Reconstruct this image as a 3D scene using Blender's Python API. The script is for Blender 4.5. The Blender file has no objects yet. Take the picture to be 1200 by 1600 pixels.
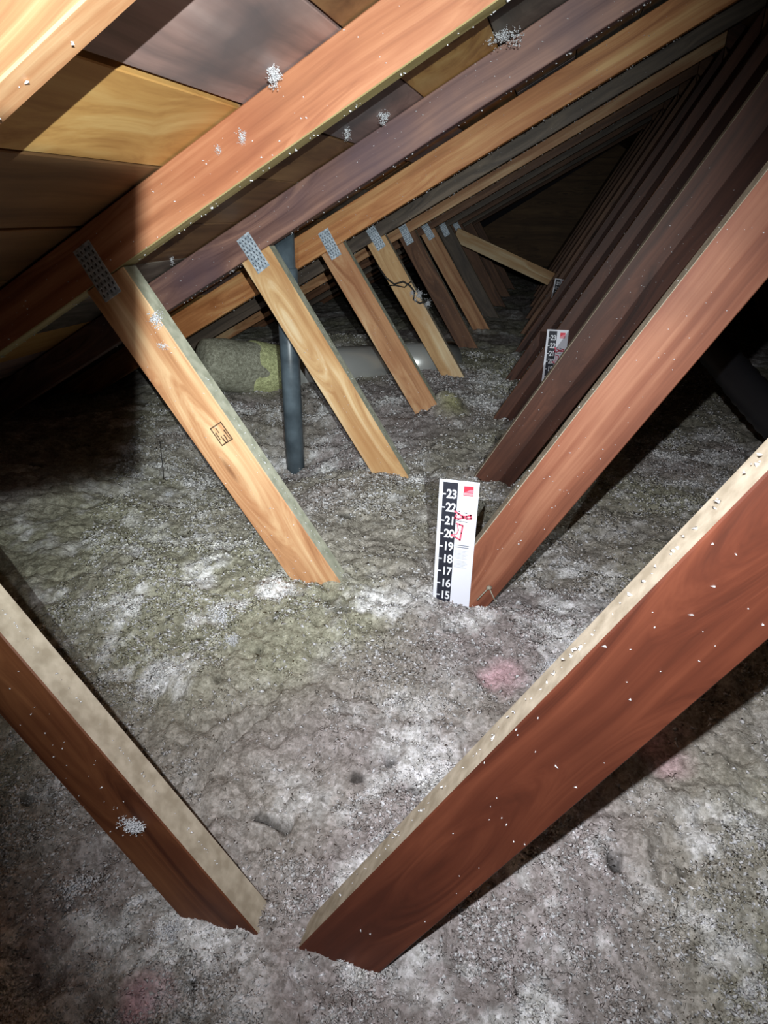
import bpy, bmesh, math, random
import numpy as np
from mathutils import Vector, Matrix

random.seed(4); RNG = np.random.default_rng(7)
S = bpy.context.scene
C = S.collection

# ------------------------------------------------------------------ camera
YAW, PITCH, ROLL, CZ, FPX = -0.2359, -0.432, 0.009, 0.5738, 1023.88
cy, sy, cp, sp = math.cos(YAW), math.sin(YAW), math.cos(PITCH), math.sin(PITCH)
fwd = Vector((sy * cp, cy * cp, sp)); r0 = Vector((cy, -sy, 0)); u0 = r0.cross(fwd)
rgt = math.cos(ROLL) * r0 + math.sin(ROLL) * u0
upv = -math.sin(ROLL) * r0 + math.cos(ROLL) * u0
cd = bpy.data.cameras.new('camera'); cam = bpy.data.objects.new('camera', cd); C.objects.link(cam)
cam.matrix_world = Matrix(((rgt.x, upv.x, -fwd.x, 0), (rgt.y, upv.y, -fwd.y, 0), (rgt.z, upv.z, -fwd.z, CZ), (0, 0, 0, 1)))
cd.sensor_fit = 'VERTICAL'; cd.sensor_height = 24; cd.lens = FPX / 1600 * 24
cd.clip_start = 0.01; cd.clip_end = 60
S.camera = cam

# ------------------------------------------------------------------ world, lamps, exposure
w = bpy.data.worlds.new('attic_dark'); S.world = w; w.use_nodes = True
w.node_tree.nodes['Background'].inputs[0].default_value = (0.5, 0.5, 0.6, 1)
w.node_tree.nodes['Background'].inputs[1].default_value = 0.003
S.view_settings.view_transform = 'Standard'; S.view_settings.look = 'None'
S.view_settings.gamma = 1; S.view_settings.use_curve_mapping = False
S.view_settings.exposure = 0.0

def spot(name, loc, target, energy, size_deg, blend, radius, col):
    l = bpy.data.lights.new(name, 'SPOT'); l.energy = energy; l.spot_size = math.radians(size_deg)
    l.spot_blend = blend; l.shadow_soft_size = radius; l.color = col
    o = bpy.data.objects.new(name, l); C.objects.link(o); o.location = loc
    o.rotation_euler = (Vector(target) - Vector(loc)).to_track_quat('-Z', 'Y').to_euler()
    return o
# torch behind the viewpoint, aimed up and left; head lamp above it, aimed at the floor
TORCH = Vector((.1104, -.16, .635))
spot('torch_beam', TORCH, TORCH + Vector((-.45, .89, .01)), 132, 80, 1.0, .0016, (.93, 1.0, .98))
spot('head_lamp', (-.04, -.05, .70), (-.04 - .01, -.05 + .98, .70 - .63), 68, 84, 1.0, .005, (.96, .98, 1.0))

# ------------------------------------------------------------------ helpers
def link(name, me, mat=None, parent=None, loc=None):
    o = bpy.data.objects.new(name, me); C.objects.link(o)
    if mat is not None:
        for m in (mat if isinstance(mat, (list, tuple)) else [mat]): me.materials.append(m)
    if parent is not None:
        o.parent = parent
    if loc is not None: o.location = loc
    return o
def tag(o, label=None, cat=None, group=None, kind=None):
    if label: o['label'] = label
    if cat: o['category'] = cat
    if group: o['group'] = group
    if kind: o['kind'] = kind
    return o
def empty(name, loc):
    o = bpy.data.objects.new(name, None); C.objects.link(o); o.location = loc; o.empty_display_size = .05
    return o
def bm_mesh(bm, name, smooth=False):
    me = bpy.data.meshes.new(name); bm.normal_update(); bm.to_mesh(me); bm.free()
    if smooth:
        for p in me.polygons: p.use_smooth = True
    return me
def np_mesh(name, V, F, smooth=False):
    """V (n,3) floats, F (m,k) ints, all faces the same size"""
    me = bpy.data.meshes.new(name); k = F.shape[1]
    me.vertices.add(len(V)); me.vertices.foreach_set('co', V.astype(np.float32).ravel())
    me.loops.add(F.size); me.loops.foreach_set('vertex_index', F.astype(np.int32).ravel())
    me.polygons.add(len(F)); me.polygons.foreach_set('loop_start', np.arange(0, F.size, k, dtype=np.int32))
    me.polygons.foreach_set('loop_total', np.full(len(F), k, dtype=np.int32))
    if smooth: me.polygons.foreach_set('use_smooth', np.ones(len(F), dtype=bool))
    me.update(calc_edges=True); me.validate()
    return me
def set_col(me, col):
    a = me.color_attributes.new('tint', 'FLOAT_COLOR', 'POINT')
    a.data.foreach_set('color', np.column_stack([col, np.ones(len(col))]).astype(np.float32).ravel())

# ---- value noise in numpy
PERM = RNG.permutation(4096)
GRAD = RNG.random(4096)
def vnoise(x, y, z=0.0):
    x = np.asarray(x, float); y = np.asarray(y, float); z = np.zeros_like(x) + z
    xi, yi, zi = np.floor(x).astype(int), np.floor(y).astype(int), np.floor(z).astype(int)
    fx, fy, fz = x - xi, y - yi, z - zi
    fx, fy, fz = [t * t * t * (t * (t * 6 - 15) + 10) for t in (fx, fy, fz)]
    def h(a, b, c): return GRAD[PERM[(PERM[(PERM[a & 4095] + b) & 4095] + c) & 4095]]
    r = 0
    for dx in (0, 1):
        for dy in (0, 1):
            for dz in (0, 1):
                r = r + h(xi + dx, yi + dy, zi + dz) * (fx if dx else 1 - fx) * (fy if dy else 1 - fy) * (fz if dz else 1 - fz)
    return r * 2 - 1
def fbm(x, y, z=0.0, octv=5, gain=0.5):
    r = 0; a = 1; t = 0; s = 1
    for i in range(octv):
        r = r + a * vnoise(x * s + i * 17.3, y * s - i * 9.1, z * s + i * 3.7); t += a; a *= gain; s *= 2.03
    return r / t

# ------------------------------------------------------------------ materials
def nodes(name):
    m = bpy.data.materials.new(name); m.use_nodes = True
    nt = m.node_tree; b = nt.nodes['Principled BSDF']
    def N(t, **kw):
        n = nt.nodes.new(t)
        for k, v in kw.items(): setattr(n, k, v)
        return n
    return m, nt, b, N, nt.links.new
def rgb(r, g, b):
    f = lambda c: (c / 255 / 12.92) if c / 255 < .04045 else ((c / 255 + .055) / 1.055) ** 2.4
    return (f(r), f(g), f(b), 1)
def plain(name, col, rough=.6, metal=0.0, spec=.5):
    m, nt, b, N, L = nodes(name)
    b.inputs['Base Color'].default_value = col; b.inputs['Roughness'].default_value = rough
    b.inputs['Metallic'].default_value = metal; b.inputs['Specular IOR Level'].default_value = spec
    n = N('ShaderNodeTexNoise'); n.inputs['Scale'].default_value = 300; bp = N('ShaderNodeBump'); bp.inputs['Strength'].default_value = .05
    L(n.outputs['Fac'], bp.inputs['Height']); L(bp.outputs[0], b.inputs['Normal'])
    return m
def ramp(N, stops):
    r = N('ShaderNodeValToRGB'); e = r.color_ramp.elements
    e[0].position, e[0].color = stops[0]; e[1].position, e[1].color = stops[-1]
    for p, c in stops[1:-1]:
        x = e.new(p); x.color = c
    return r
def wood(name, dark, mid, light, grain=1.0, stain=None, rough=.55, knot=.10, stain_amt=.5):
    """sawn timber, grain along local X"""
    m, nt, b, N, L = nodes(name)
    tc = N('ShaderNodeTexCoord'); oi = N('ShaderNodeObjectInfo')
    mul = N('ShaderNodeMath', operation='MULTIPLY'); mul.inputs[1].default_value = 37.0; L(oi.outputs['Random'], mul.inputs[0])
    add = N('ShaderNodeVectorMath', operation='ADD'); L(tc.outputs['Object'], add.inputs[0])
    cmb = N('ShaderNodeCombineXYZ'); L(mul.outputs[0], cmb.inputs[0]); L(mul.outputs[0], cmb.inputs[2]); L(cmb.outputs[0], add.inputs[1])
    # knots
    mk = N('ShaderNodeMapping'); mk.inputs['Scale'].default_value = (2.3, 4, 12); L(add.outputs[0], mk.inputs[0])
    vo = N('ShaderNodeTexVoronoi'); vo.inputs['Scale'].default_value = 1; vo.inputs['Randomness'].default_value = 1; L(mk.outputs[0], vo.inputs['Vector'])
    kd = N('ShaderNodeMapRange'); kd.inputs[1].default_value = .02; kd.inputs[2].default_value = .5; kd.inputs[3].default_value = 1; kd.inputs[4].default_value = 0
    L(vo.outputs['Distance'], kd.inputs[0])
    # warp
    wn = N('ShaderNodeTexNoise'); wn.inputs['Scale'].default_value = 3.0; wn.inputs['Detail'].default_value = 2; L(add.outputs[0], wn.inputs['Vector'])
    mp = N('ShaderNodeMapping'); mp.inputs['Scale'].default_value = (.9, 34 * grain, 34 * grain); L(add.outputs[0], mp.inputs[0])
    wv = N('ShaderNodeVectorMath', operation='MULTIPLY_ADD'); L(kd.outputs[0], wv.inputs[0]); wv.inputs[1].default_value = (0, 1.6, 2.2); L(mp.outputs[0], wv.inputs[2])
    wv2 = N('ShaderNodeVectorMath', operation='MULTIPLY_ADD'); L(wn.outputs['Color'], wv2.inputs[0]); wv2.inputs[1].default_value = (0, 1.0, 1.0); L(wv.outputs[0], wv2.inputs[2])
    g1 = N('ShaderNodeTexNoise'); g1.inputs['Scale'].default_value = 1.0; g1.inputs['Detail'].default_value = 5; g1.inputs['Roughness'].default_value = .62; L(wv2.outputs[0], g1.inputs['Vector'])
    rp = ramp(N, [(.30, dark), (.50, mid), (.70, light)]); L(g1.outputs['Fac'], rp.inputs[0])
    # broad tone
    bn = N('ShaderNodeTexNoise'); bn.inputs['Scale'].default_value = 4.5; bn.inputs['Detail'].default_value = 4; L(add.outputs[0], bn.inputs['Vector'])
    br = N('ShaderNodeMapRange'); br.inputs[1].default_value = .42; br.inputs[2].default_value = .66; L(bn.outputs['Fac'], br.inputs[0])
    bm_ = N('ShaderNodeMath', operation='MULTIPLY'); bm_.inputs[1].default_value = stain_amt; L(br.outputs[0], bm_.inputs[0])
    mx = N('ShaderNodeMix', data_type='RGBA'); L(bm_.outputs[0], mx.inputs[0]); L(rp.outputs[0], mx.inputs[6]); mx.inputs[7].default_value = stain or dark
    # knot colour
    kk = N('ShaderNodeMapRange'); kk.inputs[1].default_value = knot * .55; kk.inputs[2].default_value = knot; kk.inputs[3].default_value = .75; kk.inputs[4].default_value = 0
    L(vo.outputs['Distance'], kk.inputs[0])
    mx2 = N('ShaderNodeMix', data_type='RGBA'); L(kk.outputs[0], mx2.inputs[0]); L(mx.outputs[2], mx2.inputs[6])
    mx2.inputs[7].default_value = (dark[0] * .45, dark[1] * .4, dark[2] * .4, 1)
    L(mx2.outputs[2], b.inputs['Base Color'])
    b.inputs['Roughness'].default_value = rough; b.inputs['Specular IOR Level'].default_value = .35
    bp = N('ShaderNodeBump'); bp.inputs['Strength'].default_value = .25; bp.inputs['Distance'].default_value = .002
    L(g1.outputs['Fac'], bp.inputs['Height']); L(bp.outputs[0], b.inputs['Normal'])
    return m
def dusty(name, c1, c2):
    m, nt, b, N, L = nodes(name)
    tc = N('ShaderNodeTexCoord')
    n = N('ShaderNodeTexNoise'); n.inputs['Scale'].default_value = 60; n.inputs['Detail'].default_value = 6; L(tc.outputs['Object'], n.inputs['Vector'])
    rp = ramp(N, [(.35, c1), (.7, c2)]); L(n.outputs['Fac'], rp.inputs[0]); L(rp.outputs[0], b.inputs['Base Color'])
    b.inputs['Roughness'].default_value = .95; b.inputs['Specular IOR Level'].default_value = .1
    bp = N('ShaderNodeBump'); bp.inputs['Strength'].default_value = .3; bp.inputs['Distance'].default_value = .001
    L(n.outputs['Fac'], bp.inputs['Height']); L(bp.outputs[0], b.inputs['Normal'])
    return m

W_ORANGE = wood('wood_orange', rgb(118, 70, 48), rgb(168, 110, 78), rgb(200, 144, 108), stain=rgb(144, 84, 60))
W_RED = wood('wood_red', rgb(78, 38, 26), rgb(122, 64, 44), rgb(150, 88, 62), stain=rgb(86, 42, 30))
W_PURPLE = wood('wood_purple', rgb(84, 58, 56), rgb(124, 92, 84), rgb(160, 122, 106), stain=rgb(92, 74, 82), stain_amt=.7)
W_TAN = wood('wood_tan', rgb(140, 92, 60), rgb(190, 142, 102), rgb(222, 188, 146), stain=rgb(160, 104, 70))
W_PALE = wood('wood_pale', rgb(172, 124, 80), rgb(212, 174, 126), rgb(240, 220, 182), stain=rgb(180, 128, 80), grain=.7)
W_GOLD = wood('wood_gold', rgb(146, 88, 52), rgb(194, 134, 86), rgb(226, 180, 124), stain=rgb(176, 108, 56), stain_amt=.35)
W_GREY = wood('wood_grey', rgb(62, 54, 50), rgb(98, 86, 76), rgb(130, 114, 98), stain=rgb(76, 66, 62), stain_amt=.6)
W_BROWN = wood('wood_brown', rgb(70, 44, 30), rgb(112, 76, 54), rgb(140, 102, 74), stain=rgb(84, 54, 38))
B_GOLD = wood('board_gold', rgb(160, 110, 58), rgb(204, 158, 94), rgb(224, 188, 124), grain=.55, stain=rgb(176, 124, 66), knot=.09, stain_amt=.4)
B_MOULD = wood('board_mouldy', rgb(110, 98, 98), rgb(164, 136, 130), rgb(190, 164, 158), grain=.5, stain=rgb(100, 98, 102), stain_amt=.85)
B_BROWN = wood('board_brown', rgb(88, 62, 40), rgb(128, 96, 64), rgb(154, 120, 82), grain=.6, stain=rgb(98, 72, 48))
B_GREY = wood('board_grey', rgb(78, 74, 70), rgb(116, 108, 100), rgb(150, 142, 132), grain=.6, stain=rgb(64, 62, 62), stain_amt=.8)
DUST = dusty('dust_beige', rgb(160, 148, 130), rgb(194, 182, 164))
DUST_SAGE = dusty('dust_sage', rgb(158, 160, 142), rgb(192, 192, 174))
FELT = plain('roofing_felt', rgb(26, 25, 24), .9)
DRYWALL = plain('drywall_back', rgb(120, 112, 100), .9)

def fluffmat(name, base_from_attr=True, col=(.6, .6, .6, 1)):
    m, nt, b, N, L = nodes(name)
    tc = N('ShaderNodeTexCoord')
    n = N('ShaderNodeTexNoise'); n.inputs['Scale'].default_value = 170; n.inputs['Detail'].default_value = 8; n.inputs['Roughness'].default_value = .7; L(tc.outputs['Object'], n.inputs['Vector'])
    wp = N('ShaderNodeVectorMath', operation='MULTIPLY_ADD'); L(n.outputs['Color'], wp.inputs[0]); wp.inputs[1].default_value = (.010, .010, .010); L(tc.outputs['Object'], wp.inputs[2])
    v = N('ShaderNodeTexVoronoi'); v.inputs['Scale'].default_value = 230; L(wp.outputs[0], v.inputs['Vector'])
    v2 = N('ShaderNodeTexVoronoi'); v2.inputs['Scale'].default_value = 90; L(wp.outputs[0], v2.inputs['Vector'])
    sc = N('ShaderNodeSeparateColor'); L(v.outputs['Color'], sc.inputs[0]); sc2 = N('ShaderNodeSeparateColor'); L(v2.outputs['Color'], sc2.inputs[0])
    gsum = N('ShaderNodeMath', operation='ADD'); L(sc.outputs[0], gsum.inputs[0]); L(sc2.outputs[0], gsum.inputs[1])
    gr = ramp(N, [(.15, (.70, .69, .67, 1)), (.5, (.96, .96, .95, 1)), (.88, (1.36, 1.36, 1.38, 1))]); gh = N('ShaderNodeMath', operation='MULTIPLY'); gh.inputs[1].default_value = .5; L(gsum.outputs[0], gh.inputs[0]); L(gh.outputs[0], gr.inputs[0])
    rp = ramp(N, [(.32, (.6, .58, .56, 1)), (.5, (.92, .92, .91, 1)), (.68, (1.2, 1.2, 1.22, 1))]); L(n.outputs['Fac'], rp.inputs[0])
    mx = N('ShaderNodeMix', data_type='RGBA', blend_type='MULTIPLY'); mx.inputs[0].default_value = 1
    if base_from_attr:
        at = N('ShaderNodeAttribute'); at.attribute_name = 'tint'; L(at.outputs['Color'], mx.inputs[6])
    else: mx.inputs[6].default_value = col
    L(rp.outputs[0], mx.inputs[7])
    mg = N('ShaderNodeMix', data_type='RGBA', blend_type='MULTIPLY'); mg.inputs[0].default_value = 1; L(mx.outputs[2], mg.inputs[6]); L(gr.outputs[0], mg.inputs[7])
    L(mg.outputs[2], b.inputs['Base Color'])
    b.inputs['Roughness'].default_value = 1; b.inputs['Specular IOR Level'].default_value = .03
    ad = N('ShaderNodeMath', operation='SUBTRACT'); L(n.outputs['Fac'], ad.inputs[0]); L(v.outputs['Distance'], ad.inputs[1])
    bp = N('ShaderNodeBump'); bp.inputs['Strength'].default_value = .5; bp.inputs['Distance'].default_value = .005
    L(ad.outputs[0], bp.inputs['Height']); L(bp.outputs[0], b.inputs['Normal'])
    return m
INSUL = fluffmat('blown_fibre')
FLUFF = plain('white_fluff', (.74, .75, .79, 1), .9, 0, .1)

# ------------------------------------------------------------------ truss geometry (world: X along truss, Y away, Z up)
SP = 0.61; Y1 = 0.429 + SP; T = 0.038; W = 0.087
def ty(n): return 0.443 if n == 0 else 0.429 + SP * n
TAN, ZC = 0.5520, 0.8745            # top chord underside: z = ZC + TAN x
RX = 0.585                          # ridge x
ZB = -0.44                          # underside of bottom chord
CEIL = ZB
def chord_z(x): return ZC + TAN * x if x < RX else ZC + TAN * (2 * RX - x)

# ------------------------------------------------------------------ the setting: floor, roof boards, gable wall
def box_mesh(name, x0, x1, y0, y1, z0, z1, bev=0):
    bm = bmesh.new(); bmesh.ops.create_cube(bm, size=1)
    for v in bm.verts:
        v.co = Vector(((x0 + x1) / 2 + v.co.x * (x1 - x0), (y0 + y1) / 2 + v.co.y * (y1 - y0), (z0 + z1) / 2 + v.co.z * (z1 - z0)))
    if bev: bmesh.ops.bevel(bm, geom=bm.edges[:], offset=bev, segments=1, affect='EDGES')
    return bm_mesh(bm, name)
fl = link('floor', box_mesh('floor', -2.4, 3.5, -0.9, 9.2, CEIL - .013, CEIL), DRYWALL); tag(fl, kind='structure')

XE = -2.15                          # eave
NS = math.sqrt(1 + TAN * TAN)       # slope length per unit x
ZD = ZC + .087 * NS                 # underside of the roof boards (left slope) at x=0
ANG = math.atan(TAN)
deck = link('ceiling', box_mesh('felt', XE * NS - .1, RX * NS + .012, -0.9, 9.2, .0195, .024), FELT)
deck.location = (0, 0, ZD); deck.rotation_euler = (0, -ANG, 0); tag(deck, kind='structure')
deck2 = link('ceiling', box_mesh('felt_far', -.012, (RX - XE) * NS + .1, -0.9, 9.2, .0195, .024), FELT)
deck2.location = (RX, 0, ZD + TAN * RX); deck2.rotation_euler = (0, ANG, 0); tag(deck2, kind='structure')
plank_cache = {}
def plank(par, s0, s1, y0, y1, mat, sag=0.0):
    """s along the slope, grain along Y: object turned so its local X runs along Y"""
    key = (round(s1 - s0, 4), round(y1 - y0, 2), mat.name)
    if key not in plank_cache:
        wd, ln = (s1 - s0), (y1 - y0)
        me = box_mesh('plank', -ln / 2, ln / 2, -wd / 2, wd / 2, 0, .019, .0015); me.materials.append(mat); plank_cache[key] = me
    o = bpy.data.objects.new('plank', plank_cache[key]); C.objects.link(o); o.parent = par
    o.location = ((s0 + s1) / 2, (y0 + y1) / 2, -sag); o.rotation_euler = (0, 0, math.pi / 2)
    return o
# seams measured on the left slope, by x
seams = [-.785, -.622, -.480, -.320]
xs = [-.785]
while xs[0] > XE: xs.insert(0, xs[0] - .158)
xs += [-.622, -.480, -.320]
while xs[-1] + .158 < RX: xs.append(xs[-1] + .158)
xs.append(RX - .002)
mats_row = {-.785: B_BROWN, -.622: B_GOLD, -.480: B_MOULD, -.320: B_BROWN}
pool = [B_BROWN, B_GREY, B_GOLD, B_BROWN, B_MOULD, B_BROWN, B_GREY]
random.seed(11)
for i in range(len(xs) - 1):
    a, b_ = xs[i] * NS, xs[i + 1] * NS
    y = -0.9; k = 0
    breaks = [-0.9] + sorted({round(ty(n) + .02, 3) for n in (1, 3, 5, 8, 11) if True}) 
    breaks = [-0.9, ty(1) + .019, ty(2 + i % 3) + .019, ty(6 + (i * 2) % 3) + .019, ty(10 + i % 2) + .019, 9.2]
    for q in range(len(breaks) - 1):
        y0, y1 = breaks[q] + .002, breaks[q + 1] - .002
        if q == 0: mt = mats_row.get(xs[i], pool[(i * 3) % 7])
        else: mt = [B_BROWN, B_GREY, B_BROWN, B_GREY, B_MOULD, B_BROWN, B_GOLD][(i * 2 + q * 3) % 7]
        gap = .009 if xs[i] in (-.480, -.785) and q == 0 else random.uniform(.002, .005)
        plank(deck, a + gap, b_, y0, y1, mt)
k = 0; s = .003
while s < (RX - XE) * NS:
    for q, (y0, y1) in enumerate(((-0.9, 3.5), (3.504, 9.2))):
        plank(deck2, s + .003, s + .18, y0, y1, [B_BROWN, B_GREY][(k + q) % 2])
    s += .181; k += 1
def gable(name, Y, th):
    bm = bmesh.new()
    pts = [(XE, CEIL), (2 * RX - XE, CEIL), (2 * RX - XE, CEIL + .08), (RX, ZD + TAN * RX), (XE, CEIL + .08)]
    a = [bm.verts.new((x, Y, z)) for x, z in pts]; b2 = [bm.verts.new((x, Y + th, z)) for x, z in pts]
    bm.faces.new(a); bm.faces.new(b2[::-1])
    for i in range(5): bm.faces.new((a[i], b2[i], b2[(i + 1) % 5], a[(i + 1) % 5]))
    bmesh.ops.recalc_face_normals(bm, faces=bm.faces[:])
    o = link(name, bm_mesh(bm, name), B_BROWN); tag(o, kind='structure'); return o
gable('wall_back', 9.2, .02)

# ------------------------------------------------------------------ trusses
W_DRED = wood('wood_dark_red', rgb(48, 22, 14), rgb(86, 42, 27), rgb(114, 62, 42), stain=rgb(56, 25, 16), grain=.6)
W_SHADED = wood('wood_shaded_umber', rgb(44, 24, 18), rgb(80, 46, 34), rgb(104, 64, 48), stain=rgb(56, 32, 24))  # darker wood for the far right webs: beam falloff put into the colour
W_AMBER = wood('wood_amber', rgb(66, 34, 20), rgb(112, 68, 42), rgb(146, 96, 62), stain=rgb(74, 32, 20), stain_amt=.7, grain=.6)
W_ROSY = wood('wood_rosy', rgb(92, 50, 36), rgb(138, 84, 62), rgb(168, 116, 90), stain=rgb(100, 54, 40))
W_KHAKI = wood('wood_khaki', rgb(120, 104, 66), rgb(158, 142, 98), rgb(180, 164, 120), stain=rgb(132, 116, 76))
def member(par, name, poly, y, ang, mats, label=None, dust_up=True, bev=.0016, origin=None):
    """poly: world (x,z) points; long axis turned by ang about Y"""
    cx = sum(p[0] for p in poly) / len(poly); cz = sum(p[1] for p in poly) / len(poly)
    ca, sa = math.cos(ang), math.sin(ang)
    loc = []
    for x, z in poly:
        dx, dz = x - cx, z - cz
        loc.append((dx * ca - dz * sa, dx * sa + dz * ca))   # inverse of rotation about Y by ang
    bm = bmesh.new()
    a = [bm.verts.new((p[0], 0, p[1])) for p in loc]; b2 = [bm.verts.new((p[0], T, p[1])) for p in loc]
    bm.faces.new(a); bm.faces.new(b2[::-1]); n = len(a)
    for i in range(n): bm.faces.new((a[i], b2[i], b2[(i + 1) % n], a[(i + 1) % n]))
    bmesh.ops.recalc_face_normals(bm, faces=bm.faces[:])
    bmesh.ops.bevel(bm, geom=bm.edges[:], offset=bev, segments=1, affect='EDGES')
    bm.normal_update()
    if dust_up and len(mats) > 1:
        for f in bm.faces:
            nz = -sa * f.normal.x + ca * f.normal.z
            if nz > .35 and abs(f.normal.y) < .5: f.material_index = 1
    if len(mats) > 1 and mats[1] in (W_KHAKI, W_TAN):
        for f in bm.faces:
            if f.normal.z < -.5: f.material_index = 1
    o = link(name, bm_mesh(bm, name), mats, par)
    p = par.location
    o.location = (cx - p.x, y - p.y, cz - p.z); o.rotation_euler = (0, ang, 0)
    if label: o['label'] = label
    return o
PLATE = None
def plate_mat():
    m, nt, b, N, L = nodes('galvanised_plate')
    tc = N('ShaderNodeTexCoord'); n = N('ShaderNodeTexNoise'); n.inputs['Scale'].default_value = 120; n.inputs['Detail'].default_value = 4
    L(tc.outputs['Object'], n.inputs['Vector'])
    rp = ramp(N, [(.35, rgb(150, 164, 178)), (.65, rgb(214, 226, 238))]); L(n.outputs['Fac'], rp.inputs[0]); L(rp.outputs[0], b.inputs['Base Color'])
    b.inputs['Metallic'].default_value = .35; b.inputs['Roughness'].default_value = .5
    return m
PLATE = plate_mat(); SLOT = plain('punched_slot', rgb(84, 92, 104), .6, .3)
TOOTH = plain('plate_lip', rgb(206, 216, 228), .4, .5)
def plate_meshes():
    pw, pl = .040, .094
    base = box_mesh('plate', -pl / 2, pl / 2, -.0012, 0, -pw / 2, pw / 2, .0004)
    bm = bmesh.new(); bt = bmesh.new()
    for i in range(9):
        for j in range(4):
            x = -pl / 2 + .0095 + i * .0094 ; z = -pw / 2 + .0062 + j * .0092 + (.0012 if i % 2 else -.0012)
            for dst, (hx, hz, y0, y1, ox) in ((bm, (.0026, .0015, -.0016, -.0012, 0)), (bt, (.0009, .0024, -.0026, -.0012, -.0036))):
                r = bmesh.ops.create_cube(dst, size=1)['verts']
                for v in r: v.co = Vector((x + ox + v.co.x * 2 * hx, (y0 + y1) / 2 + v.co.y * (y1 - y0), z + v.co.z * 2 * hz))
    return base, bm_mesh(bm, 'slots'), bm_mesh(bt, 'lips')
PM = plate_meshes()
for me, mt in zip(PM, (PLATE, SLOT, TOOTH)): me.materials.append(mt)
def plate(par, x, z, y, ang, label=None):
    o = bpy.data.objects.new('connector_plate', PM[0]); C.objects.link(o); o.parent = par
    p = par.location; o.location = (x - p.x, y - p.y, z - p.z); o.rotation_euler = (0, ang, 0)
    for nm, me in (('punched_slots', PM[1]), ('bent_teeth', PM[2])):
        c = bpy.data.objects.new(nm, me); C.objects.link(c); c.parent = o; c['kind'] = 'stuff'
    if label: o['label'] = label
    return o
# per-truss measured lines: left web z = a + b x (lower-left edge), right web likewise (upper-left edge)
LW = {0: (-.7472, -1.5226, .0880), 1: (-.7490, -1.5134, .0905), 2: (-.7743, -1.5737, .088), 3: (-.7623, -1.5521, .088),
      4: (-.7730, -1.5678, .086), 5: (-.790, -1.60, .088), 6: (-.762, -1.55, .088), 7: (-.775, -1.57, .088)}
RW = {0: (.158, 1.7849, .088), 1: (.1781, 1.7282, .088), 2: (.1662, 1.6971, .090)}
CH = {0: (.8560, .5520, .0870), 1: (.8771, .5553, .0845), 2: (.8810, .5575, .0860), 3: (.8608, .5547, .089), 4: (.8682, .5552, .089)}
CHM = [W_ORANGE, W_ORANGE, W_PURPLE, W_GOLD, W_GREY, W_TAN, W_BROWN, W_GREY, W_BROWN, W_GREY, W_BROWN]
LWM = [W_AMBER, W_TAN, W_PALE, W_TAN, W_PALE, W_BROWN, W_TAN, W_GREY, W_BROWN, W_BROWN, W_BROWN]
RWM = [W_DRED, W_ROSY, W_SHADED, W_SHADED, W_SHADED, W_SHADED, W_BROWN, W_BROWN, W_BROWN, W_BROWN, W_BROWN]
TL = ['nearest roof truss, webs filling both lower corners of the photo',
      'second truss, orange chord, stamped web on left, ruler against its right web',
      'third truss, purplish brown chord, pale web standing before the dark vent pipe',
      'fourth truss, golden chord, brown web crossing in front of the silver duct',
      'fifth truss, grey weathered chord, pale web with wire and fluff tangled on it',
      'sixth truss, tan chord and plain dark brown web behind the wire-tangled one',
      'seventh truss, thin golden brown web, second from the far end of the plated row',
      'eighth truss, grey web, farthest one whose metal plate shows',
      'ninth truss, dim, just behind the farthest plated web',
      'tenth truss, nearly black in the depth of the attic',
      'last truss, lost in the dark close to the end wall']
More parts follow.
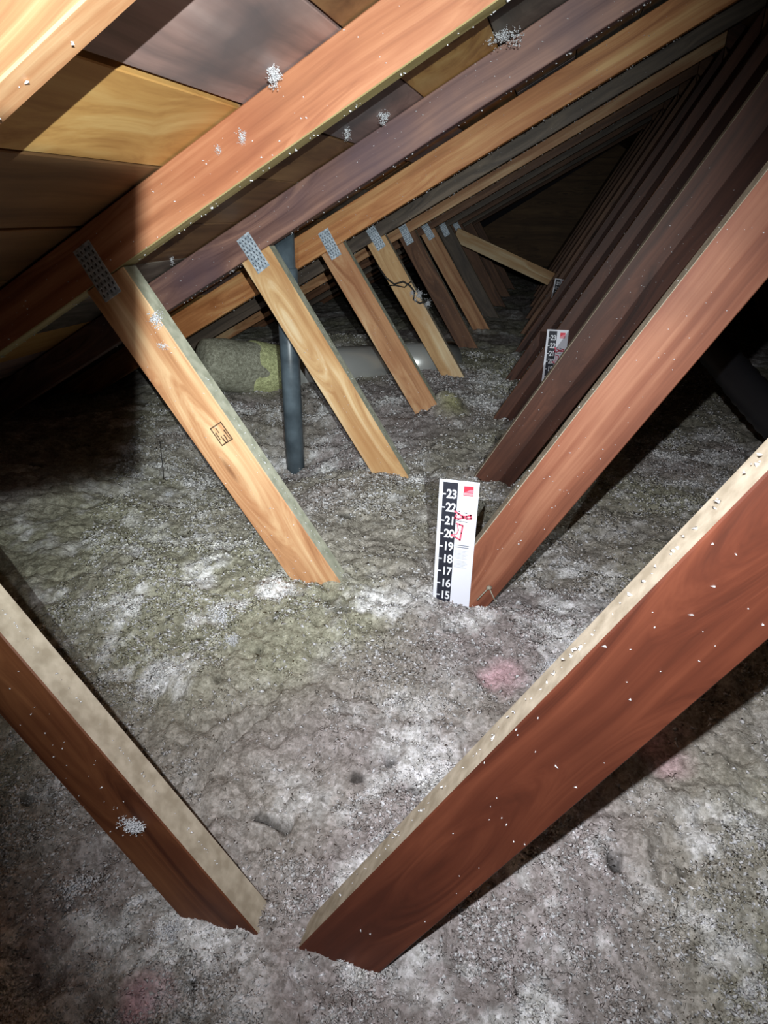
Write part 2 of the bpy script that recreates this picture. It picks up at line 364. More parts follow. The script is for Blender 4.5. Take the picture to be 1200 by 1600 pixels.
for n in range(11):
    y = ty(n)
    t = empty('roof_truss', (-.3, y, ZB)); tag(t, TL[n], 'roof truss', 'roof trusses in a row')
    a, b_, wd = CH.get(n, (.8700, .5540, .089))
    if n == 0: ctop = .087
    up = (ZD + TAN * 0 - .0005)                 # board underside at x=0
    # left top chord: lower edge z=a+b x ; upper edge on the boards
    xe = XE + .03
    zl = lambda x: a + b_ * x
    zu = lambda x: ZD - .001 + TAN * x
    zu_fit = lambda x: min(zu(x), a + b_ * x + wd * math.sqrt(1 + b_ * b_))
    ang = -math.atan(b_)
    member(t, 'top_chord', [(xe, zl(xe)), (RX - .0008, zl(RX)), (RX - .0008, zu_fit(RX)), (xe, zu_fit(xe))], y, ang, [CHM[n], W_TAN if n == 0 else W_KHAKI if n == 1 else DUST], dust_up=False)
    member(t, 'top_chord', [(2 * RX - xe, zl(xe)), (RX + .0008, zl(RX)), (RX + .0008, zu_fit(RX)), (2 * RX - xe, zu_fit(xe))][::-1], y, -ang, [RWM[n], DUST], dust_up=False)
    member(t, 'bottom_chord', [(xe, ZB), (2 * RX - xe, ZB), (2 * RX - xe, ZB + .089), (xe, ZB + .089)], y, 0, [W_BROWN, DUST], dust_up=False)
    zb = ZB + .0895
    # left web
    la, lb, lw = LW.get(n, (-.772, -1.56, .088))
    off = lw * math.sqrt(1 + lb * lb)
    hit = lambda A, B: (A - a) / (b_ - B)       # x where web edge meets chord underside
    x1, x2 = hit(la, lb), hit(la + off, lb)
    e = .0008
    dm = DUST_SAGE if n in (1, 2, 3) else DUST
    member(t, 'web', [((zb - la) / lb, zb), ((zb - la - off) / lb, zb), (x2, zl(x2) - e), (x1, zl(x1) - e)], y, math.atan(-lb), [LWM[n], dm])
    # right web
    ra, rb, rw = RW.get(n, (.168, 1.72, .089))
    offr = rw * math.sqrt(1 + rb * rb)
    x1r = (ra - a) / (b_ - rb); x1r = min(x1r, RX - .002)
    x2r = RX - .002
    poly = [((zb - ra) / rb, zb), ((zb - ra + offr) / rb, zb), (x2r, ra - offr + rb * x2r), (x2r, zl(x2r) - e), (x1r, zl(x1r) - e)]
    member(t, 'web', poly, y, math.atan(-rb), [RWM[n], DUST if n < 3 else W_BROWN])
    member(t, 'web', [(2 * RX - p[0], p[1]) for p in poly][::-1], y, -math.atan(-rb), [W_BROWN, DUST])
    mir = [((zb - la) / lb, zb), ((zb - la - off) / lb, zb), (x2, zl(x2) - e), (x1, zl(x1) - e)]
    member(t, 'web', [(2 * RX - p[0], p[1]) for p in mir][::-1], y, -math.atan(-lb), [W_BROWN, DUST])
    # plates at the left web head: along the web direction, half on the chord
    if n <= 8:
        px, pz = {1: (-.757, .474), 2: (-.742, .472), 3: (-.738, .468), 4: (-.735, .466)}.get(n, (-.735, .462))
        plate(t, px, pz, y - .0002, math.atan(-lb) + (.05 if n % 2 else -.03))
    if n < 0: plate(t, RX - .012, zl(RX) + .02, y - .0002, math.pi / 2)

# ------------------------------------------------------------------ blown insulation surface
PINK = [(-.015, .875, .035), (.215, .80, .045), (-.13, .36, .03), (-.36, .36, .03)]
def base_h(x, y):
    z = -.100 + 0 * x
    t = np.clip((1.05 - y) / .6, 0, 1.6); z = z - .115 * t ** 1.2
    z = z - .085 * np.exp(-((x + .78) / .25) ** 2 - ((y - 1.75) / .35) ** 2)
    z = z + .05 * np.exp(-((x + .52) / .10) ** 2 - ((y - 2.34) / .10) ** 2) * 0
    z = z + .055 * np.exp(-((x + .33) / .07) ** 2 - ((y - 2.33) / .09) ** 2)
    z = z - .03 * np.clip(-x - .5, 0, 1) + .06 * np.exp(-((x + 1.3) / .5) ** 2 - ((y - 2.9) / .5) ** 2)
    z = z + .07 * np.exp(-((x + .95) / .3) ** 2 - ((y - 3.35) / .25) ** 2)
    z = z + .02 * np.exp(-((x + .75) / .12) ** 2 - ((y - .95) / .12) ** 2)
    z = z + .025 * np.exp(-((x - .45) / .3) ** 2 - ((y - 1.2) / .3) ** 2)
    return z
GROOVE = [(-.407, .580), (-.412, .623), (-.405, .663), (-.393, .703), (-.367, .733)]
def crumb(x, y):
    """rounded lumps on jittered cells, 0..1"""
    xi, yi = np.floor(x).astype(int), np.floor(y).astype(int); r = np.zeros_like(x)
    for dx in (-1, 0, 1):
        for dy in (-1, 0, 1):
            a, b_ = xi + dx, yi + dy; h = PERM[(PERM[a & 4095] + b_) & 4095]
            px, py = a + GRAD[h], b_ + GRAD[(h + 977) & 4095]; s_ = .45 + .75 * GRAD[(h + 311) & 4095]
            d = np.hypot(x - px, y - py) / s_
            r = np.maximum(r, np.sqrt(np.clip(1 - d * d, 0, 1)) * s_)
    return r
def f2(x, y): return np.clip(fbm(x * 9, y * 9, 31.0, 2) * 2 + .5, 0, 1)
def height(x, y):
    z = base_h(x, y)
    z = z + .020 * fbm(x * 2.2, y * 2.2, 3.1, 3)
    f = fbm(x * 13, y * 13, 7.7, 3)
    z = z + .016 * f
    wx = x + .006 * vnoise(x * 60, y * 60, 3.3); wy = y + .006 * vnoise(x * 60, y * 60, 8.8)
    z = z + .013 * crumb(wx * 38, wy * 38) * (.5 + .5 * f2(x, y)) + .007 * crumb(wx * 85 + 9, wy * 85)
    # wrinkled, layered batt left of the webs
    k = np.exp(-((x + .85) / .45) ** 2 - ((y - 1.9) / .55) ** 2)
    rdg = 1 - np.abs(fbm(x * 3.2 + 2, y * 8.5, 9.1, 3)) * 2
    z = z + k * (.030 * rdg - .02)
    # curved groove in the foreground, like a buried cable
    d = np.full_like(x, 9.0)
    for (ax, ay), (bx, by) in zip(GROOVE[:-1], GROOVE[1:]):
        t = np.clip(((x - ax) * (bx - ax) + (y - ay) * (by - ay)) / ((bx - ax) ** 2 + (by - ay) ** 2), 0, 1)
        d = np.minimum(d, np.hypot(x - ax - t * (bx - ax), y - ay - t * (by - ay)))
    z = z - .020 * np.exp(-(d / .0065) ** 2)
    for hx, hy, hr in ((-.495, .475, .018), (-.425, .405, .015), (-.485, .35, .018)):
        z = z - .030 * np.exp(-(np.hypot(x - hx, (y - hy) * .8) / hr) ** 2)
    # pock holes
    hl = fbm(x * 26 + 40, y * 26, 2.2, 1); z = z - .02 * np.clip(hl - .80, 0, .2) * 5
    return z
def axis(spans):
    out = []
    for a, b_, st0, st1 in spans:
        x = a
        while x < b_:
            out.append(x); u = (x - a) / (b_ - a); x += st0 + (st1 - st0) * u
    out.append(spans[-1][1]); return np.array(out)
gx = axis([(-2.05, -.95, .018, .0052), (-.95, .62, .0046, .0046), (.62, 3.1, .0052, .04)])
gy = axis([(.05, 1.1, .0040, .0048), (1.1, 2.6, .0048, .012), (2.6, 9.19, .012, .06)])
GX, GY = np.meshgrid(gx, gy)
GZ = height(GX, GY)
# keep under the roof at the eave
GZ = np.minimum(GZ, np.where(GX < RX, ZD + TAN * GX, ZD + TAN * (2 * RX - GX)) - .03)
V = np.column_stack([GX.ravel(), GY.ravel(), GZ.ravel()])
ny, nx = GX.shape
I = np.arange(ny * nx).reshape(ny, nx)
F = np.column_stack([I[:-1, :-1].ravel(), I[:-1, 1:].ravel(), I[1:, 1:].ravel(), I[1:, :-1].ravel()])
me = np_mesh('blown_insulation', V, F, True)
def tint(x, y):
    olive = np.array([.38, .37, .29]); white = np.array([.86, .86, .88]); mauve = np.array([.37, .33, .33]); pink = np.array([.72, .46, .52])
    p = np.clip(fbm(x * 5, y * 5, 12.0, 5, .6) * 1.6 + .42, 0, 1)[:, None]
    q = np.clip(fbm(x * 2.1 + 5, y * 2.1, 21.0, 3) * 1.5 + .5, 0, 1)[:, None]
    c = olive * (1 - q) + mauve * q
    wv = np.clip((fbm(x * 13, y * 13, 4.0, 5, .68) - .02) * 3.4, 0, 1)[:, None] * (.15 + .75 * p)
    c = c * (1 - wv) + white * wv
    for px, py, r in PINK:
        m = np.clip(1.25 - np.hypot(x - px, y - py) / r + .5 * fbm(x * 30, y * 30, 2, 2), 0, 1)[:, None] * .75
        c = c * (1 - m) + pink * m
    yl = np.exp(-((x + .30) / .05) ** 2 - ((y - 2.28) / .07) ** 2)[:, None] * .7
    c = c * (1 - yl) + np.array([.48, .47, .22]) * yl
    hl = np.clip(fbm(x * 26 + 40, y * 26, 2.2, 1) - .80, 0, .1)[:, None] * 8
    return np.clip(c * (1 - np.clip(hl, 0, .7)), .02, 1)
set_col(me, tint(V[:, 0], V[:, 1]))
ins = link('blown_insulation', me, INSUL)
tag(ins, 'grey white blown fibreglass insulation covering the whole attic floor', 'insulation', kind='stuff')

# loose crumbs and tufts of fibre on it: little tetrahedral flakes, joined
def flakes(name, P, size, nrm=None, mat=FLUFF, flat=.5):
    n = len(P)
    base = np.array([[1, 0, -.2], [-.5, .87, -.2], [-.5, -.87, -.2], [0, 0, .7]])
    a = RNG.random((n, 3)) * 2 * math.pi
    ca, sa, cb, sb = np.cos(a[:, 0]), np.sin(a[:, 0]), np.cos(a[:, 1]), np.sin(a[:, 1])
    v = np.repeat(base[None], n, 0) * (1 + .5 * (RNG.random((n, 4, 3)) - .5))
    v[:, :, 0] *= RNG.uniform(.6, 1.7, (n, 1)); v[:, :, 1] *= RNG.uniform(.35, .8, (n, 1))
    x, y, z = v[:, :, 0].copy(), v[:, :, 1].copy(), v[:, :, 2].copy()
    y2 = y * cb[:, None] - z * sb[:, None]; z2 = (y * sb[:, None] + z * cb[:, None])
    x3 = x * ca[:, None] - y2 * sa[:, None]; y3 = x * sa[:, None] + y2 * ca[:, None]
    v = np.stack([x3, y3, z2], 2) * size[:, None, None] + P[:, None, :]
    Vv = v.reshape(-1, 3); i = np.arange(n)[:, None] * 4
    Fc = np.concatenate([i + np.array([[0, 2, 1]]), i + np.array([[0, 1, 3]]), i + np.array([[1, 2, 3]]), i + np.array([[2, 0, 3]])], 0)
    return np_mesh(name, Vv, Fc, False)
n = 700000
u = RNG.random(n)
fy = .16 + 3.2 * u ** 1.7
fx = RNG.uniform(-1.05, .95, n) * (.35 + .32 * fy) - .10 - .12 * fy
dens = fbm(fx * 5, fy * 5, 12.0, 5, .6) * 1.6 + .42
d2 = fbm(fx * 16, fy * 16, 4.0, 4, .62)
keep = (RNG.random(n) < np.clip(dens, .15, 1) * np.clip(.4 + d2 * 2.2, .12, 1))
fx, fy = fx[keep], fy[keep]
sz = (.0011 + .0030 * RNG.random(len(fx)) ** 2) * (.75 + .45 * fy)
ok = fx > -1.7; fx, fy, sz = fx[ok], fy[ok], sz[ok]
P = np.column_stack([fx, fy, height(fx, fy) + sz * .45])
fm = flakes('loose_fibre', P, sz * 1.15); set_col(fm, np.repeat(np.where(RNG.random(len(fx))[:, None] < .34, np.array([.74, .74, .77]), np.clip(tint(fx, fy) * 1.25, 0, .9)), 4, 0))
o = link('loose_fibre', fm, INSUL); tag(o, 'loose crumbs of white fibre scattered over the insulation', 'fibre crumbs', kind='stuff')

# ------------------------------------------------------------------ flecks stuck on the timbers
def ray(px, py):
    d = fwd * FPX + rgt * (px - 600) - upv * (py - 800); return d.normalized()
def at_y(px, py, Y):
    d = ray(px, py); return Vector((0, 0, CZ)) + d * (Y / d.y)
def at_roof(px, py):
    d = ray(px, py); k = (ZD - CZ) / (d.z - TAN * d.x); return Vector((0, 0, CZ)) + d * k
PP = []; SZ = []
def fleck_line(p0, p1, Y, n, spread, s0=.001, s1=.0026, dy=-.001):
    for i in range(n):
        t = random.random(); x = p0[0] + (p1[0] - p0[0]) * t; z = p0[1] + (p1[1] - p0[1]) * t
        d = Vector((p1[0] - p0[0], p1[1] - p0[1])).normalized()
        k = random.uniform(*spread)
        PP.append((x - d.y * k, Y + dy * random.random(), z + d.x * k)); SZ.append(random.uniform(s0, s1))
random.seed(5)
for nn in range(0, 7):
    a, b_, wd = CH.get(nn, (.87, .554, .089)); Y = ty(nn)
    fleck_line((-1.2, a - b_ * 1.2), (.35, a + b_ * .35), Y, 130, (.0, .085), .0008, .0026)
    fleck_line((-1.2, a - b_ * 1.2), (.35, a + b_ * .35), Y + T / 2, 110, (-.005, .0), .001, .0034)
    la, lb, lw = LW.get(nn, (-.77, -1.56, .088))
    fleck_line((-.72, la - lb * .72), (-.42, la - lb * .42), Y, 60, (.0, .086), .0008, .0020)
    fleck_line((-.72, la - lb * .72), (-.42, la - lb * .42), Y + T / 2, 90, (-.003, .0), .0008, .0028)
    fleck_line((-.66, la - lb * .66), (-.38, la - lb * .38), Y + T / 2, 70, (lw - .001, lw + .002), .0008, .0022)
    ra, rb, rw = RW.get(nn, (.168, 1.72, .089))
    fleck_line((-.16, ra - rb * .16), (.3, ra + rb * .3), Y, 80, (-.086, .0), .0007, .0020)
    fleck_line((-.16, ra - rb * .16), (.3, ra + rb * .3), Y + T / 2, 110, (-.001, .004), .0008, .0030)
PP = np.array(PP); SZ = np.array(SZ)
ok = PP[:, 2] < ZD + TAN * PP[:, 0] - .004; PP, SZ = PP[ok], SZ[ok]
o = link('fibre_flecks', flakes('fibre_flecks', PP, SZ), FLUFF); tag(o, 'tiny white fibre flecks clinging to the timbers', 'fibre flecks', kind='stuff')

def clump(name, c, r, label, nfl=160, squash=(1, 1, 1), fs=.25, group=None, mat=FLUFF, cat='fluff'):
    """a tuft: lumpy core with flakes bristling out, one mesh"""
    p = RNG.normal(size=(nfl, 3)); p /= np.linalg.norm(p, axis=1)[:, None]
    p *= (RNG.random(nfl)[:, None] ** .5) * (1 + .45 * fbm(p[:, 0] * 2 + c[0] * 9, p[:, 1] * 2, p[:, 2] * 2 + 1, 2)[:, None] * 2)
    p = p * r * np.array(squash)
    p = np.repeat(p, 4, 0) + RNG.normal(size=(nfl * 4, 3)) * r * .13
    m2 = flakes(name, p, RNG.uniform(.4, 1.1, nfl * 4) * r * fs * .55)
    o = link(name, m2, mat); o.location = c; tag(o, label, cat, group); return o
def ground(px, py):
    d = ray(px, py); k = .3
    for i in range(400):
        p = Vector((0, 0, CZ)) + d * k
        if p.z < float(height(np.array([p.x]), np.array([p.y]))[0]): break
        k += .008
    return p
g = 'tufts of white fibre lying on the insulation'
for px, py, r, lab in ((350, 965, .026, 'white fibre tuft on the insulation, left of the stamped web foot'),
                       (362, 1000, .015, 'small white tuft just below the larger one left of the ruler'),
                       (262, 775, .014, 'white tuft below the hanging thread at left'),
                       (120, 1395, .030, 'pale tuft under the lower left timber'),
                       (265, 1460, .020, 'tuft of fluff against the foot of the lower left timber'),
                       (860, 1040, .018, 'pinkish white tuft beside the big right timber')):
    p = ground(px, py); clump('fibre_tuft', p, r, lab, 260, (1, 1, .5), .22, g)
p = at_y(210, 1290, .441); clump('fibre_tuft', p, .014, 'white tuft stuck to the face of the lower left timber', 200, (1.1, .35, .8), .22)
p = at_y(245, 500, 1.036); clump('fibre_tuft', p, .016, 'white tuft high on the stamped web', 90, (.8, .3, 1), .22)
p = at_y(255, 540, 1.036); clump('fibre_tuft', p, .009, 'small tuft under the one high on the stamped web', 50, (1.2, .3, .7), .25)
p = at_y(378, 215, 1.036); clump('fibre_tuft', p, .009, 'round tuft on the orange top chord', 60, (.8, .4, 1), .25)
p = at_y(341, 233, 1.036); clump('fibre_tuft', p, .006, 'small chip of fibre left of the tuft on the orange chord', 30, (.8, .4, 1.3), .3)
p = at_roof(428, 102); p.z -= .012; clump('fibre_tuft', p, .013, 'bright white scrap on the roof boards above the orange chord', 120, (.8, .7, 1.1), .25)
p = at_roof(785, 47); p.z -= .01; clump('fibre_tuft', p, .022, 'pinkish white tuft on boards above the purplish chord', 120, (1.8, .8, .7), .2)
p = at_roof(268, 402); p.z -= .006; clump('fibre_tuft', p, .010, 'white chip near the head of the stamped web', 40, (.6, .6, 1.5), .3)
p = at_roof(600, 172); p.z -= .012; clump('fibre_tuft', p, .014, 'tuft between the orange and purplish chords', 60, (.9, .8, 1), .3)
p = at_roof(542, 198); p.z -= .012; clump('fibre_tuft', p, .011, 'chip between the orange and purplish chords, lower of two', 50, (.8, .8, 1.2), .3)

# ------------------------------------------------------------------ vent pipe, ducts
def tube_mesh(name, pts, r, seg=20, caps=True, rfun=None):
    bm = bmesh.new(); rings = []
    for i, p in enumerate(pts):
        p = Vector(p); d = (Vector(pts[min(i + 1, len(pts) - 1)]) - Vector(pts[max(i - 1, 0)])).normalized()
        s_ = d.cross(Vector((0, 0, 1))) if abs(d.z) < .9 else d.cross(Vector((0, 1, 0)))
        s_.normalize(); t_ = d.cross(s_)
        ring = []
        for k in range(seg):
            a = 2 * math.pi * k / seg; rr = rfun(i, a) if rfun else (r[i] if isinstance(r, (list, tuple)) else r)
            ring.append(bm.verts.new(p + (s_ * math.cos(a) + t_ * math.sin(a)) * rr))
        rings.append(ring)
    for i in range(len(rings) - 1):
        for k in range(seg): bm.faces.new((rings[i][k], rings[i][(k + 1) % seg], rings[i + 1][(k + 1) % seg], rings[i + 1][k]))
    if caps: bm.faces.new(rings[0][::-1]); bm.faces.new(rings[-1])
    bmesh.ops.recalc_face_normals(bm, faces=bm.faces[:])
    return bm_mesh(bm, name, True)
def pipemat():
    m, nt, b, N, L = nodes('pipe_plastic')
    tc = N('ShaderNodeTexCoord'); n = N('ShaderNodeTexNoise'); n.inputs['Scale'].default_value = 14; n.inputs['Detail'].default_value = 6; L(tc.outputs['Object'], n.inputs['Vector'])
    rp = ramp(N, [(.35, rgb(62, 72, 80)), (.7, rgb(108, 122, 132))]); L(n.outputs['Fac'], rp.inputs[0]); L(rp.outputs[0], b.inputs['Base Color'])
    b.inputs['Roughness'].default_value = .38; return m
PIPE = pipemat()
t = empty('vent_pipe', (-.730, 1.83, -.3)); tag(t, 'dark grey plastic vent pipe rising behind the pale web', 'pipe')
link('pipe_body', tube_mesh('pipe', [(0, 0, 0), (0, 0, .86)], .0285, 28), PIPE, t)
link('pipe_collar', tube_mesh('collar', [(0, 0, .655), (0, 0, .66), (0, 0, .72), (0, 0, .725)], [.030, .0345, .0345, .030], 28), PIPE, t)
STEEL = plain('duct_steel', rgb(214, 216, 214), .32, .5)
STEEL2 = plain('duct_seam', rgb(150, 154, 156), .4, .45)
A = at_y(455, 582, 2.55); B = at_y(700, 563, 3.12)
t = empty('metal_duct', A); tag(t, 'shiny round sheet metal duct lying behind the webs', 'duct')
dv = B - A
def along(u): return tuple(dv * u)
link('duct_body', tube_mesh('duct', [along(0), along(.3), along(.62)], .092, 36), STEEL, t)
link('duct_body', tube_mesh('duct2', [along(.63), along(1.02)], .088, 36), STEEL, t)
link('seam_band', tube_mesh('band', [along(.615), along(.62), along(.64), along(.645)], [.092, .096, .096, .092], 36), STEEL2, t)
link('seam_band', tube_mesh('band2', [along(.10), along(.105), along(.12), along(.125)], [.092, .095, .095, .092], 36), STEEL2, t)
WRAP = fluffmat('yellow_wrap', False, (.66, .70, .38, 1)); WRAPG = fluffmat('grey_wrap', False, (.40, .40, .32, 1))
A2 = at_y(348, 568, 2.32); B2 = at_y(424, 578, 2.47)
t = empty('duct_wrap', A2); tag(t, 'greenish yellow fibreglass wrap bundled around duct end, left of vent pipe', 'duct insulation')
d2v = B2 - A2; seed = 3.3
def rf(i, a):
    e_ = [.05, .085, .096, .100, .098, .102, .098, .094][i]
    return e_ * (1 + .09 * float(vnoise(np.array([math.cos(a) * 2 + i * .8]), np.array([math.sin(a) * 2]), 4.0)[0]))
link('wrap_roll', tube_mesh('wrap', [tuple(d2v * u_) for u_ in (-.45, -.4, -.2, 0, .25, .5, .8, 1)], 0, 40, True, rf), WRAPG, t)
link('wrap_end', tube_mesh('wrap_end', [tuple(d2v * u_) for u_ in (.50, .54, 1.10, 1.22)], [.100, .105, .103, .082], 36), WRAP, t)
BLACK = plain('black_duct_skin', rgb(34, 34, 38), .5)
pts = [at_y(1050, 470, 2.5), at_y(1115, 545, 2.15), at_y(1165, 605, 1.95), at_y(1215, 660, 1.8), at_y(1290, 720, 1.65)]
o_ = pts[2]
def rfl(i, a): return .045
seg_pts = []
for i in range(len(pts) - 1):
    for k in range(8): seg_pts.append(tuple(pts[i].lerp(pts[i + 1], k / 8) - o_))
rad = [.050 if i % 2 else .046 for i in range(len(seg_pts))]
o = link('flexible_duct', tube_mesh('flex', seg_pts, rad, 24), BLACK); o.location = o_
tag(o, 'black ribbed flexible duct in the shade at the right edge', 'duct')

# brace beyond the far webs
p0 = at_y(712, 366, 4.95); p1 = at_y(885, 446, 5.0)
dx, dz = p1.x - p0.x, p1.z - p0.z; L_ = math.hypot(dx, dz); nx_, nz_ = -dz / L_ * .045, dx / L_ * .045
t = empty('roof_brace', (p0.x, 4.95, p0.z)); tag(t, 'thin tan diagonal brace running down into the dark from the farthest plated web', 'brace')
member(t, 'brace_board', [(p0.x - nx_, p0.z - nz_), (p1.x - nx_, p1.z - nz_), (p1.x + nx_, p1.z + nz_), (p0.x + nx_, p0.z + nz_)], 4.93, math.atan2(-dz, dx), [W_PALE, DUST])

# ------------------------------------------------------------------ the torch behind the camera: body and an added flap that blocks part of the beam
def lamp_body(name, L0, back, quad, label):
    t = empty(name, L0); tag(t, label, 'torch')
    bd = Vector(back).normalized()
    link('torch_body', tube_mesh('tb', [tuple(bd * .012), tuple(bd * .03), tuple(bd * .10)], [.020, .018, .014], 20), BLACK, t)
    q = [Vector(p) - L0 for p in quad]
    bm = bmesh.new(); a_ = [bm.verts.new(p) for p in q]; b_ = [bm.verts.new(p * .99) for p in q]
    bm.faces.new(a_); bm.faces.new(b_[::-1])
    for i in range(4): bm.faces.new((a_[i], b_[i], b_[(i + 1) % 4], a_[(i + 1) % 4]))
    bmesh.ops.recalc_face_normals(bm, faces=bm.faces[:])
    link('shadow_flap', bm_mesh(bm, 'bd'), BLACK, t)  # added flap, shaped to throw the dark patch at upper left
    link('flap_arm', tube_mesh('arm', [tuple(q[3] * .99), tuple(q[3] * .5 + Vector((-.03, 0, 0))), tuple(bd * .02 + Vector((-.018, 0, 0)))], .0018, 8), BLACK, t)
lamp_body('work_torch', TORCH, (.34, -.88, .22), ((.0395, -.0472, .6346), (.0395, -.0594, .5894), (.0107, -.0791, .5886), (.0161, -.0629, .6348)),
          'black hand torch with an added shadow flap, behind the viewpoint, lighting roof and left webs')
lamp_body('head_torch', Vector((-.04, -.05, .70)), (.01, -.85, .55), ((-.0993, .0599, .7028), (-.102, .0426, .6514), (-.1344, .0224, .6503), (-.1341, .0385, .7034)),
          'black head torch above the viewpoint, lighting the insulation')

# ------------------------------------------------------------------ depth rulers
WHITE = plain('ruler_white', rgb(232, 234, 246), .55); INK = plain('ruler_ink', rgb(30, 32, 46), .6)
PRINTW = plain('ruler_print_white', rgb(236, 238, 248), .55)
REDP = plain('logo_red', rgb(222, 52, 74), .5); PINKP = plain('logo_pink', rgb(240, 130, 150), .5); MARK = plain('marker_red', rgb(232, 92, 116), .6)
GREYP = plain('small_print', rgb(120, 122, 134), .6); FAINT = plain('fine_print', rgb(176, 178, 190), .6)
def flat(name, quads, mat, par, y, label=None):
    """thin printed shapes: list of polygons in ruler (x,z)"""
    bm = bmesh.new()
    for q in quads:
        a = [bm.verts.new((p[0], y, p[1])) for p in q]; b2 = [bm.verts.new((p[0], y + .0003, p[1])) for p in q]
        n = len(a); bm.faces.new(a); bm.faces.new(b2[::-1])
        for i in range(n): bm.faces.new((a[i], b2[i], b2[(i + 1) % n], a[(i + 1) % n]))
    bmesh.ops.recalc_face_normals(bm, faces=bm.faces[:])
    o = link(name, bm_mesh(bm, name), mat, par)
    if label: o['label'] = label
    return o
def rect(x0, z0, x1, z1): return [(x0, z0), (x1, z0), (x1, z1), (x0, z1)]
def stroke(pts, wd):
    out = []
    for i in range(len(pts) - 1):
        a = Vector(pts[i]); b2 = Vector(pts[i + 1]); d = (b2 - a).normalized(); nrm = Vector((-d.y, d.x)) * wd / 2; a = a - d * wd * .3; b2 = b2 + d * wd * .3
        out.append([tuple(a - nrm), tuple(b2 - nrm), tuple(b2 + nrm), tuple(a + nrm)])
    return out
digits = {}
def digit_mesh(s_):
    if s_ in digits: return digits[s_]
    cu = bpy.data.curves.new('n' + s_, 'FONT'); cu.body = s_; cu.size = .0230; cu.offset = .0005; cu.extrude = .00015
    cu.align_x = 'CENTER'; cu.align_y = 'CENTER'; cu.space_character = .92
    ob = bpy.data.objects.new('tmp', cu); C.objects.link(ob)
    bpy.context.view_layer.update()
    m = bpy.data.meshes.new_from_object(ob.evaluated_get(bpy.context.evaluated_depsgraph_get()))
    bpy.data.objects.remove(ob); bpy.data.curves.remove(cu)
    m.name = 'number'; m.materials.clear(); m.materials.append(PRINTW)
    digits[s_] = m; return m
def ruler(loc, label, tilt=0.0, group='depth rulers'):
    """origin at the ruler's top left corner on its front; it hangs down"""
    t = empty('depth_ruler', loc); t.rotation_euler = (0, tilt, 0); tag(t, label, 'ruler', group)
    H = .32; Wd = .0685
    link('ruler_board', box_mesh('board', 0, Wd, -.0015, 0, -H, 0, .0003), WHITE, t)
    zt = -.0265                                             # tick of 23
    flat('scale_strip', [rect(.0066, -H + .002, .0325, -.0045)], INK, t, -.0018)
    for i, k in enumerate(range(23, 11, -1)):
        z = zt - i * .0254
        if z < -H + .01: break
        flat('tick', [rect(.0060, z - .0012, .0125, z + .0010)], PRINTW, t, -.0021)
        o = bpy.data.objects.new('number', digit_mesh(str(k))); C.objects.link(o); o.parent = t
        o.location = (.0225, -.0021, z); o.rotation_euler = (math.pi / 2, 0, 0); o.scale = (.84, 1.0, 1)
    flat('red_emblem', [rect(.0425, -.0265, .0590, -.0085)], REDP, t, -.0018)
    flat('emblem_shade', [[(.0440, -.0200), (.0585, -.0200), (.0585, -.0140), (.0525, -.0150), (.0475, -.0185)]], PINKP, t, -.0021)
    flat('emblem_line', [rect(.0430, -.0222, .0586, -.0214), rect(.0430, -.0245, .0586, -.0238)], PRINTW, t, -.0021)
    mk = stroke([(.030, -.0575), (.037, -.0615), (.044, -.0655), (.051, -.0650), (.058, -.0615), (.059, -.0680), (.052, -.0690), (.045, -.0680), (.037, -.0715), (.031, -.0700), (.033, -.0640)], .0034)
    mk += stroke([(.034, -.0805), (.040, -.0820), (.0455, -.0835), (.0440, -.098), (.0425, -.1120), (.034, -.1075), (.026, -.1040)], .0030)
    mk += stroke([(.036, -.0835), (.0385, -.0930), (.0360, -.1010), (.0290, -.1030)], .0018)
    flat('red_marking', mk, MARK, t, -.0024, 'red hand marking')
    flat('black_marking', stroke([(.033, -.0560), (.039, -.0570)], .0012) + stroke([(.046, -.0580), (.051, -.0590)], .0014) + stroke([(.034, -.0745), (.044, -.0755), (.053, -.0760)], .0009), INK, t, -.0027)
    flat('heading_print', [rect(.0350, -.1235, .0590, -.1220), rect(.0350, -.1275, .0590, -.1260)], GREYP, t, -.0018)
    ln = []
    for i in range(14):
        z = -.1335 - i * .00262
        if i == 7: continue
        ln.append(rect(.0350, z - .0004, .0350 + (.024, .019, .022, .0235, .0205, .017, .0225)[i % 7], z + .0003))
    flat('fine_print', ln, FAINT, t, -.0018)
    return t
for pars in (((-.1515, ty(1) - .0006, .1565), 'white depth ruler numbered 15 to 23, nearest, beside the middle right web', .012),
             ((.0005, ty(3) - .0006, .2240), 'smaller white depth ruler half hidden behind a reddish web', 0.0),
             ((.0130, ty(6) - .0006, .226), 'dim grey ruler, farthest, tilted against a dark web', .10)):
    ruler(*pars)

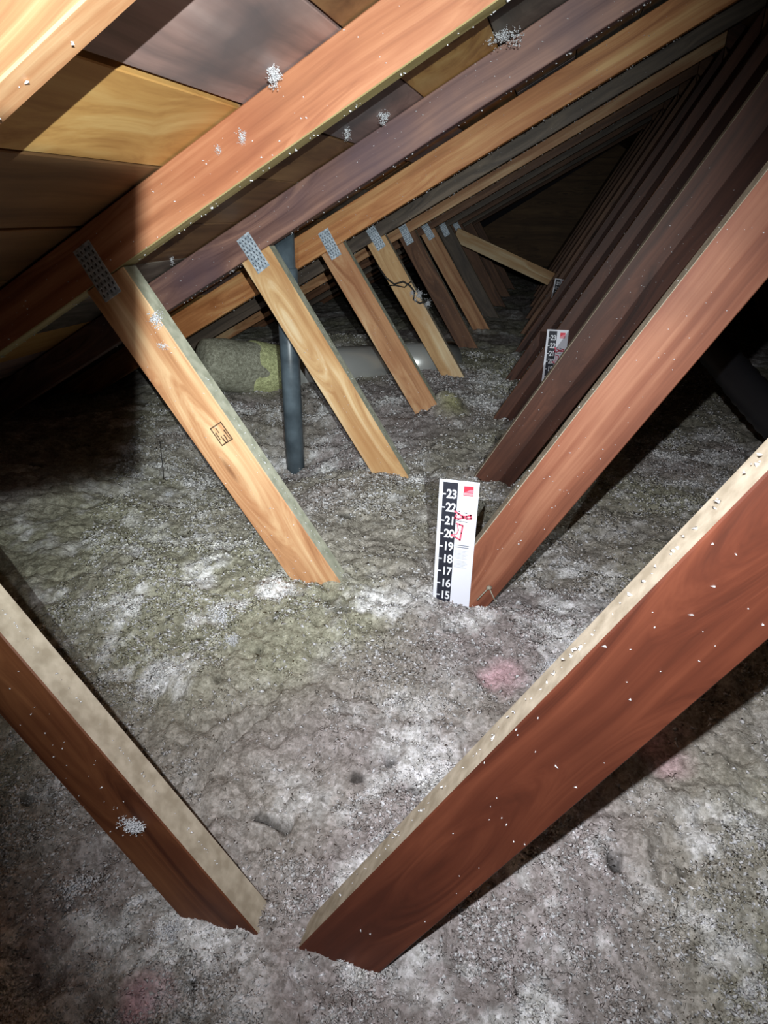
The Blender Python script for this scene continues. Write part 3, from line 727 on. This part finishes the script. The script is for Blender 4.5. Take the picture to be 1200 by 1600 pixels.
# ------------------------------------------------------------------ small things
CABLE = plain('dark_cable', rgb(40, 36, 34), .6)
def at4(px, py): return at_y(px, py, ty(4) - .006)
pp = [at4(*q) for q in ((590, 415), (603, 434), (616, 444), (630, 440), (640, 446), (648, 456), (646, 468), (656, 474), (668, 470))]
o = link('cable_scrap', tube_mesh('cable', [tuple(p - pp[0]) for p in pp], .0042, 8), CABLE); o.location = pp[0]
tag(o, 'dark wire scrap twisted round the fifth pale web', 'wire')
pp = [at4(*q) for q in ((606, 446), (618, 446), (632, 449), (642, 440))]
o = link('cable_scrap', tube_mesh('cable', [tuple(p - pp[0]) for p in pp], .0028, 8), CABLE); o.location = pp[0]
tag(o, 'shorter straight wire crossing the same pale web', 'wire')
for q, r, lab in (((655, 462), .022, 'biggest bluish white fluff lump on the wired pale web'),
                  ((668, 474), .016, 'fluff lump hanging lowest, off the edge of the wired web'),
                  ((645, 458), .014, 'small fluff lump left of the biggest on the wired web')):
    clump('fibre_tuft', at4(*q), r, lab, 70, (1, .5, 1.3), .3, 'fluff on the wired web')
a_ = at_y(250, 690, 1.55); b__ = at_y(257, 772, 1.55)
o = link('hanging_thread', tube_mesh('thread', [(0, 0, 0), tuple((b__ - a_) * .5 + Vector((.002, 0, 0))), tuple(b__ - a_)], .0014, 6), CABLE); o.location = a_
tag(o, 'thin dark thread upright in the insulation at left', 'thread')
WIRE = plain('pale_wire', rgb(150, 146, 132), .5)
c0 = at_y(764, 918, 1.028)
t = empty('wire_staple', c0); tag(t, 'bent pale wire with a blob, at the foot of the web by the ruler', 'wire')
link('wire_leg', tube_mesh('w', [(0, 0, 0), tuple(at_y(745, 938, 1.022) - c0)], .0011, 6), WIRE, t)
link('wire_leg', tube_mesh('w', [(0, 0, 0), tuple(at_y(775, 942, 1.022) - c0)], .0011, 6), WIRE, t)
bm = bmesh.new(); bmesh.ops.create_icosphere(bm, subdivisions=2, radius=.0052)
for v in bm.verts: v.co.z *= .6; v.co *= 1 + .2 * random.uniform(-1, 1)
link('wire_blob', bm_mesh(bm, 'blob', True), WIRE, t)
# inked lumber stamp on the second truss's web, flat print on the timber
def stamp():
    tr = [o for o in C.objects if o.name.startswith('roof_truss')][1]
    c = at_y(346, 678, ty(1)); t = bpy.data.objects.new('grade_stamp', None)
    ang = math.atan(1.5134)
    q = stroke([(-.018, -.013), (.018, -.013), (.018, .013), (-.018, .013), (-.018, -.013)], .0022)
    random.seed(2)
    for r_ in range(4):
        x = -.014
        while x < .013:
            l = random.uniform(.002, .006)
            if random.random() < .75: q += stroke([(x, -.009 + r_ * .006), (x + l, -.009 + r_ * .006 + random.uniform(-.001, .001))], random.uniform(.0014, .0028))
            x += l + .0016
    INKS = plain('stamp_ink', rgb(84, 62, 44), .8)
    bm = bmesh.new()
    for qq in q:
        a = [bm.verts.new((p[0], 0, p[1])) for p in qq]; b2 = [bm.verts.new((p[0], .0003, p[1])) for p in qq]
        bm.faces.new(a); bm.faces.new(b2[::-1])
        for i in range(4): bm.faces.new((a[i], b2[i], b2[(i + 1) % 4], a[(i + 1) % 4]))
    bmesh.ops.recalc_face_normals(bm, faces=bm.faces[:])
    bpy.data.objects.remove(t)
    o = link('grade_stamp', bm_mesh(bm, 'stamp'), INKS, tr)
    p = tr.location; o.location = (c.x - p.x, ty(1) - .0003 - p.y, c.z - p.z); o.rotation_euler = (0, ang, 0)
    o['label'] = 'smudged dark ink stamp on the web'
stamp()
